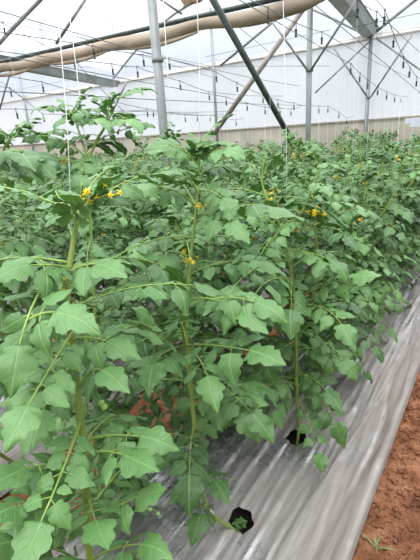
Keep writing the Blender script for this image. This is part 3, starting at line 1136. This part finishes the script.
# B: plant of the first hole, bent to the left
hero([(238, 533, 1.705), (225, 524, 1.66), (209, 511, 1.62), (201, 480, 1.58), (196, 440, 1.55), (191, 390, 1.50), (187, 340, 1.46), (188, 290, 1.42), (192, 245, 1.38), (197, 200, 1.34), (199, 165, 1.32), (201, 146, 1.31)], 21,
     'tomato plant bent out of the front hole, tall stem with yellow flowers', 32, [
    ((186, 345, 1.45), (150, 352, 1.25), (150, 378, 1.05), .088, {'pairs': 2, 't0': .4}),
    ((174, 350, 1.36), (165, 340, 1.2), (140, 304, 1.14), .062, {'pairs': 2}),
    ((186, 350, 1.45), (180, 330, 1.25), (180, 308, 1.15), .066, {'pairs': 2}),
    ((187, 345, 1.45), (220, 342, 1.2), (278, 357, 1.02), .088, {'pairs': 3, 't0': .25}),
    ((186, 350, 1.45), (205, 352, 1.2), (212, 398, 1.04), .085, {'pairs': 2}),
    ((194, 205, 1.34), (172, 180, 1.24), (130, 188, 1.12), .075, {'pairs': 2, 't0': .45}),
    ((187, 256, 1.4), (160, 244, 1.3), (126, 262, 1.18), .085, {'pairs': 2}),
    ((198, 190, 1.34), (218, 188, 1.28), (240, 214, 1.2), .065, {'pairs': 3}),
    ((196, 215, 1.36), (222, 205, 1.25), (246, 240, 1.15), .075, {'pairs': 2}),
    ((188, 300, 1.42), (225, 290, 1.2), (262, 330, 1.08), .08, {'pairs': 3}),
    ((189, 285, 1.42), (160, 270, 1.28), (122, 300, 1.15), .08, {'pairs': 3}),
    ((196, 440, 1.55), (212, 400, 1.45), (262, 400, 1.3), .085, {'pairs': 3}),
    ((192, 400, 1.51), (220, 380, 1.35), (262, 440, 1.25), .085, {'pairs': 3}),
    ((202, 485, 1.58), (206, 460, 1.5), (226, 502, 1.42), .08, {'pairs': 2, 'tint': .35}),
    ((204, 495, 1.59), (190, 480, 1.5), (178, 500, 1.45), .08, {'pairs': 2, 'tint': .35}),
    ((207, 505, 1.60), (200, 505, 1.53), (196, 542, 1.48), .085, {'pairs': 1, 'tint': .3}),
    ((200, 470, 1.57), (185, 440, 1.5), (160, 470, 1.4), .07, {'pairs': 2, 'tint': .3}),
    ((199, 160, 1.32), (215, 138, 1.25), (246, 158, 1.2), .06, {'pairs': 3}),
    ((199, 165, 1.32), (175, 135, 1.25), (150, 150, 1.2), .06, {'pairs': 3}),
], r_stem=.0088, base=(-.69, 1.085, .05), zmin=.5,
     flowers=[((195, 208, 1.35), (.9, -.3, .35), .075, 6, .014), ((192, 258, 1.38), (.4, -.6, -.2), .04, 3, .010)],
     fruits=[([(120, 500, 1.25), (132, 512, 1.22), (150, 508, 1.2), (158, 512, 1.2)], .006)])

# C: plant of the second hole
hero([(299, 428, 2.12), (297, 395, 2.06), (296, 340, 1.96), (293, 285, 1.86), (284, 236, 1.78), (274, 214, 1.74), (266, 196, 1.72), (262, 181, 1.71), (264, 160, 1.69)], 33,
     'tomato plant rising from the second hole, thick leaning stem and fine side shoots', 46, [
    ((290, 262, 1.82), (262, 250, 1.5), (222, 300, 1.2), .075, {'pairs': 3}),
    ((212, 300, 1.22), (240, 290, 1.15), (294, 318, 1.08), .082, {'pairs': 2, 't0': .4}),
    ((292, 280, 1.86), (262, 270, 1.4), (250, 306, 1.18), .085, {'pairs': 2}),
    ((284, 232, 1.78), (255, 205, 1.6), (226, 215, 1.45), .075, {'pairs': 3}),
    ((292, 300, 1.88), (330, 280, 1.7), (378, 272, 1.55), .085, {'pairs': 3}),
    ((293, 310, 1.9), (330, 290, 1.65), (352, 345, 1.5), .085, {'pairs': 3}),
    ((298, 400, 2.07), (325, 385, 1.95), (348, 452, 1.85), .09, {'pairs': 3, 'tint': .5}),
    ((297, 400, 2.07), (270, 385, 1.95), (262, 440, 1.85), .09, {'pairs': 3}),
    ((297, 385, 2.05), (275, 375, 1.9), (245, 400, 1.75), .09, {'pairs': 3}),
    ((296, 350, 1.98), (330, 340, 1.85), (360, 380, 1.75), .085, {'pairs': 3}),
    ((297, 375, 2.02), (318, 372, 1.9), (342, 412, 1.82), .085, {'pairs': 2}),
], r_stem=.0078, base=(-.69, 1.66, .05), zmin=.25, skip=lambda p, az: p.z > 1.25 and away(p, az),
     flowers=[((306, 214, 1.72), (.8, -.5, .35), .10, 9, .013), ((272, 205, 1.74), (.3, -.3, .8), .08, 5, .012)],
     forks=[([(284, 236, 1.78), (300, 214, 1.72), (308, 200, 1.69), (312, 185, 1.67)], 5, .8, .005)])

# D: left row plant whose stem meets the film behind plant B
instance(NEARV[2], (-1.12, 1.38, BEDTOP), 1.0, .97, 'tomato plant in the left row standing behind the bent plant of the front hole', 'tomato plants close to the camera')

instance(NEARV[0], (-1.22, .86, BEDTOP), 4.0, .80, 'low tomato plant in the left row just behind the large lower left plant', 'tomato plants close to the camera')
instance(NEARV[3], (-1.30, 1.72, BEDTOP), 2.2, .86, 'low tomato plant filling the left row over the red soil gap', 'tomato plants close to the camera')
# E: the tall forked plant against the wall film at the left
hero([(100, 420, 2.05), (96, 330, 1.98), (92, 250, 1.92), (89, 195, 1.88), (88, 160, 1.86)], 55,
     'tall tomato plant with a forked top standing out against the white wall at left', 10, [
    ((88, 160, 1.86), (62, 128, 1.8), (20, 138, 1.65), .07, {'pairs': 3, 'r': .0045, 'tint': .3}),
    ((96, 141, 1.85), (120, 128, 1.8), (156, 122, 1.75), .05, {'pairs': 2, 'tint': .3}),
    ((88, 165, 1.86), (50, 150, 1.75), (8, 175, 1.6), .07, {'pairs': 3, 'tint': .3}),
], base=(-1.42, 1.2, .08), r_stem=.0095, zmin=.5, top=False,
     forks=[([(88, 160, 1.86), (97, 140, 1.85), (104, 128, 1.84), (108, 112, 1.83), (108, 106, 1.83)], 7, .82, .007),
            ([(88, 160, 1.86), (81, 138, 1.85), (76, 122, 1.84), (74, 113, 1.83)], 6, .75, .005)],
     flowers=[((84, 162, 1.86), (-.5, -.5, .1), .12, 8, .015)])

# F: plant cut by the left edge
hero([(-30, 420, 1.75), (-28, 300, 1.7), (-20, 220, 1.65), (-6, 180, 1.6), (4, 150, 1.58), (10, 138, 1.57)], 66,
     'tomato plant cut off by the left edge, leafy top reaching over the white wall', 16, [
    ((2, 160, 1.58), (30, 140, 1.5), (52, 178, 1.4), .08, {'pairs': 3, 'tint': .25}),
    ((0, 165, 1.58), (-5, 145, 1.5), (-30, 165, 1.4), .08, {'pairs': 3, 'tint': .3}),
], base=(-1.95, .86, .0), r_stem=.009)

# G: tall shoot far back against the wall
t = instance(FARV[3], (*(at(298, 150, 4.6).xy), .1), .6, 1.13, 'tomato plant whose leafy top rises at the foot of the dark green pipe', 'tomato plants close to the camera')
t['group'] = 'tall tomato tops above the canopy'
t = instance(FARV[1], (*(at(182, 150, 3.0).xy), .1), 2.1, 1.12, 'tomato plant with a bushy drooping top rising just right of the thick left post', 'tomato plants close to the camera')
t['group'] = 'tall tomato tops above the canopy'

# ------------------------------------------------------------------ support twine
G_TW = 'white support twines'


def twine(a, b, label, r=.0016):
    mid = (V(a) + V(b)) / 2 + V((.004, .003, 0))
    pipe('support_twine', [V(a), mid, V(b)], r, M['twine'], label, 'twine', G_TW, 5)


twine(at(57, 0, .82), at(73, 258, .83), 'bright white twine running down to the thick stem at the lower left', .0008)
twine(at(67, -4, 1.85), at(90, 190, 1.88), 'white twine hanging to the tall forked plant at left', .0016)
twine(at(163, -4, 2.9), at(171, 150, 2.95), 'white twine hanging just right of the thick left post', .0028)
twine(at(197, -4, 1.32), at(199, 160, 1.33), 'thin white twine hanging to the flowering stem at centre', .0010)
twine(at(283, -4, 1.72), at(287, 232, 1.78), 'thin white twine hanging to the leaning stem of the second hole', .0011)
rng = random.Random(19)
nt_ = 0
for (p, pl, lab) in hook_pts:
    px, py, dd = proj(p)
    twine(p - V((0, 0, .12)), (p.x + rng.uniform(-.05, .05), p.y + rng.uniform(-.05, .05), .12), 'thin pale twine hanging from a black hook into the far canopy', .0011 if dd < 6 else .0016)
for k in range(10):
    x = rng.choice([-1.12, -.69, -2.4, -2.84, -4.1, -5.9]); y = rng.uniform(4.5, 9.6)
    twine((x, y, rng.uniform(2.0, 2.6) if x > -2 else 2.5), (x, y + .03, .12), 'thin pale twine hanging in front of the beige skirting', .0016)

# ------------------------------------------------------------------ small weeds


def weed(loc, label, kind):
    rng = random.Random(len(label))
    if kind == 'grass':
        t = empty('grass_seedling', loc, label, 'weed')
        for k, (a, l, e) in enumerate([(2.8, .075, .5), (.2, .08, .55), (1.5, .05, 1.3), (-1.2, .045, .9), (2.0, .05, 1.2)]):
            h = V((math.cos(a), math.sin(a), 0)); mb = MB(); vs = []; fs = []
            for i in range(7):
                tt = i / 6
                c = h * l * tt * math.cos(e * (1 - .6 * tt)) + V((0, 0, l * math.sin(e) * (tt - .55 * tt * tt)))
                s = V((-h.y, h.x, .15)) * .0026 * math.sin(PI * (.12 + .88 * tt)) ** .8
                vs += [c - s, c + V((0, 0, -.001)), c + s]
            for i in range(6):
                fs += [(i * 3, i * 3 + 1, i * 3 + 4, i * 3 + 3), (i * 3 + 1, i * 3 + 2, i * 3 + 5, i * 3 + 4)]
            mb.add(vs, fs, [(.5, .2)] * len(vs), .9)
            mb.build('blade', LEAFM, t)
    else:
        t = empty('weed_seedling', loc, label, 'weed')
        mb = MB()
        for k in range(9):
            a = k * 2.4; h = V((math.cos(a), math.sin(a), 0)); l = rng.uniform(.018, .034)
            b0 = V((rng.uniform(-.01, .01), rng.uniform(-.01, .01), .012 + .003 * k))
            compound(mb, b0, b0 + h * l * .6 + V((0, 0, .012)), b0 + h * l + V((0, 0, .006)), V((0, 0, 1)), .015, rng, 2, 6, 3, .0008, False, tint0=.4)
        mb.build('foliage', LEAFM, t)
        mb = MB(); mb.tube([(0, 0, -.02), (0, 0, .03)], .0016, 5)
        mb.build('stem', M['stalk'], t)
    return t


g = on_z(376, 548, .0)
weed(g, 'small grass seedling sprouting from the red soil at the lower right corner', 'grass')
weed((-.695, 1.088, .088), 'tiny leafy weed growing inside the front planting hole of the silver film', 'weed')
# thin dry stalk lying on the film from the second hole
pipe('dry_stalk', quad(at(303, 428, 2.12), at(322, 430, 2.08), at(329, 446, 2.02), 8), .0028, M['brown'], 'thin pale dry stalk lying over the film right of the second hole', 'stalk', None, 5)
# ties around the bent stem
q = at(210.5, 513, 1.62)
mb = MB()
for k in range(3):
    mb.tube([q + V((.013 * math.cos(a), .006 * k - .006, .013 * math.sin(a))) for a in [2 * PI * i / 10 for i in range(11)]], .0022, 5)
o = mb.build('twine_knot', M['twine']); place(o, q)
tag(o, 'small pale twine knot tied around the bent stem beside the front hole', 'knot')

# ------------------------------------------------------------------ light: overcast sky through the film
w = bpy.data.worlds.new('sky'); bpy.context.scene.world = w
w.use_nodes = True
nt = w.node_tree
bg = nt.nodes['Background']
tc = nd(nt, 'ShaderNodeTexCoord'); sp = nd(nt, 'ShaderNodeSeparateXYZ')
nt.links.new(tc.outputs['Generated'], sp.inputs[0])
col = ramp(nt, sp.outputs[2], [(0, (.76, .83, .92)), (.35, (.82, .90, 1.0)), (1, (1.0, 1.0, 1.0))])
mr = nd(nt, 'ShaderNodeMapRange'); mr.inputs[1].default_value = .15; mr.inputs[2].default_value = .9; mr.inputs[3].default_value = .74; mr.inputs[4].default_value = 4.4
nt.links.new(sp.outputs[2], mr.inputs[0])
nt.links.new(col, bg.inputs[0]); nt.links.new(mr.outputs[0], bg.inputs[1])
sun = bpy.data.lights.new('sun', 'SUN'); sun.energy = 1.6; sun.angle = .7; sun.color = (1, .98, .94)
so = bpy.data.objects.new('sun', sun); C.objects.link(so)
so.rotation_euler = (math.radians(28), math.radians(14), 0)

vs = bpy.context.scene.view_settings
vs.view_transform = 'Standard'; vs.look = 'None'; vs.gamma = 1; vs.use_curve_mapping = False
vs.exposure = 0.2
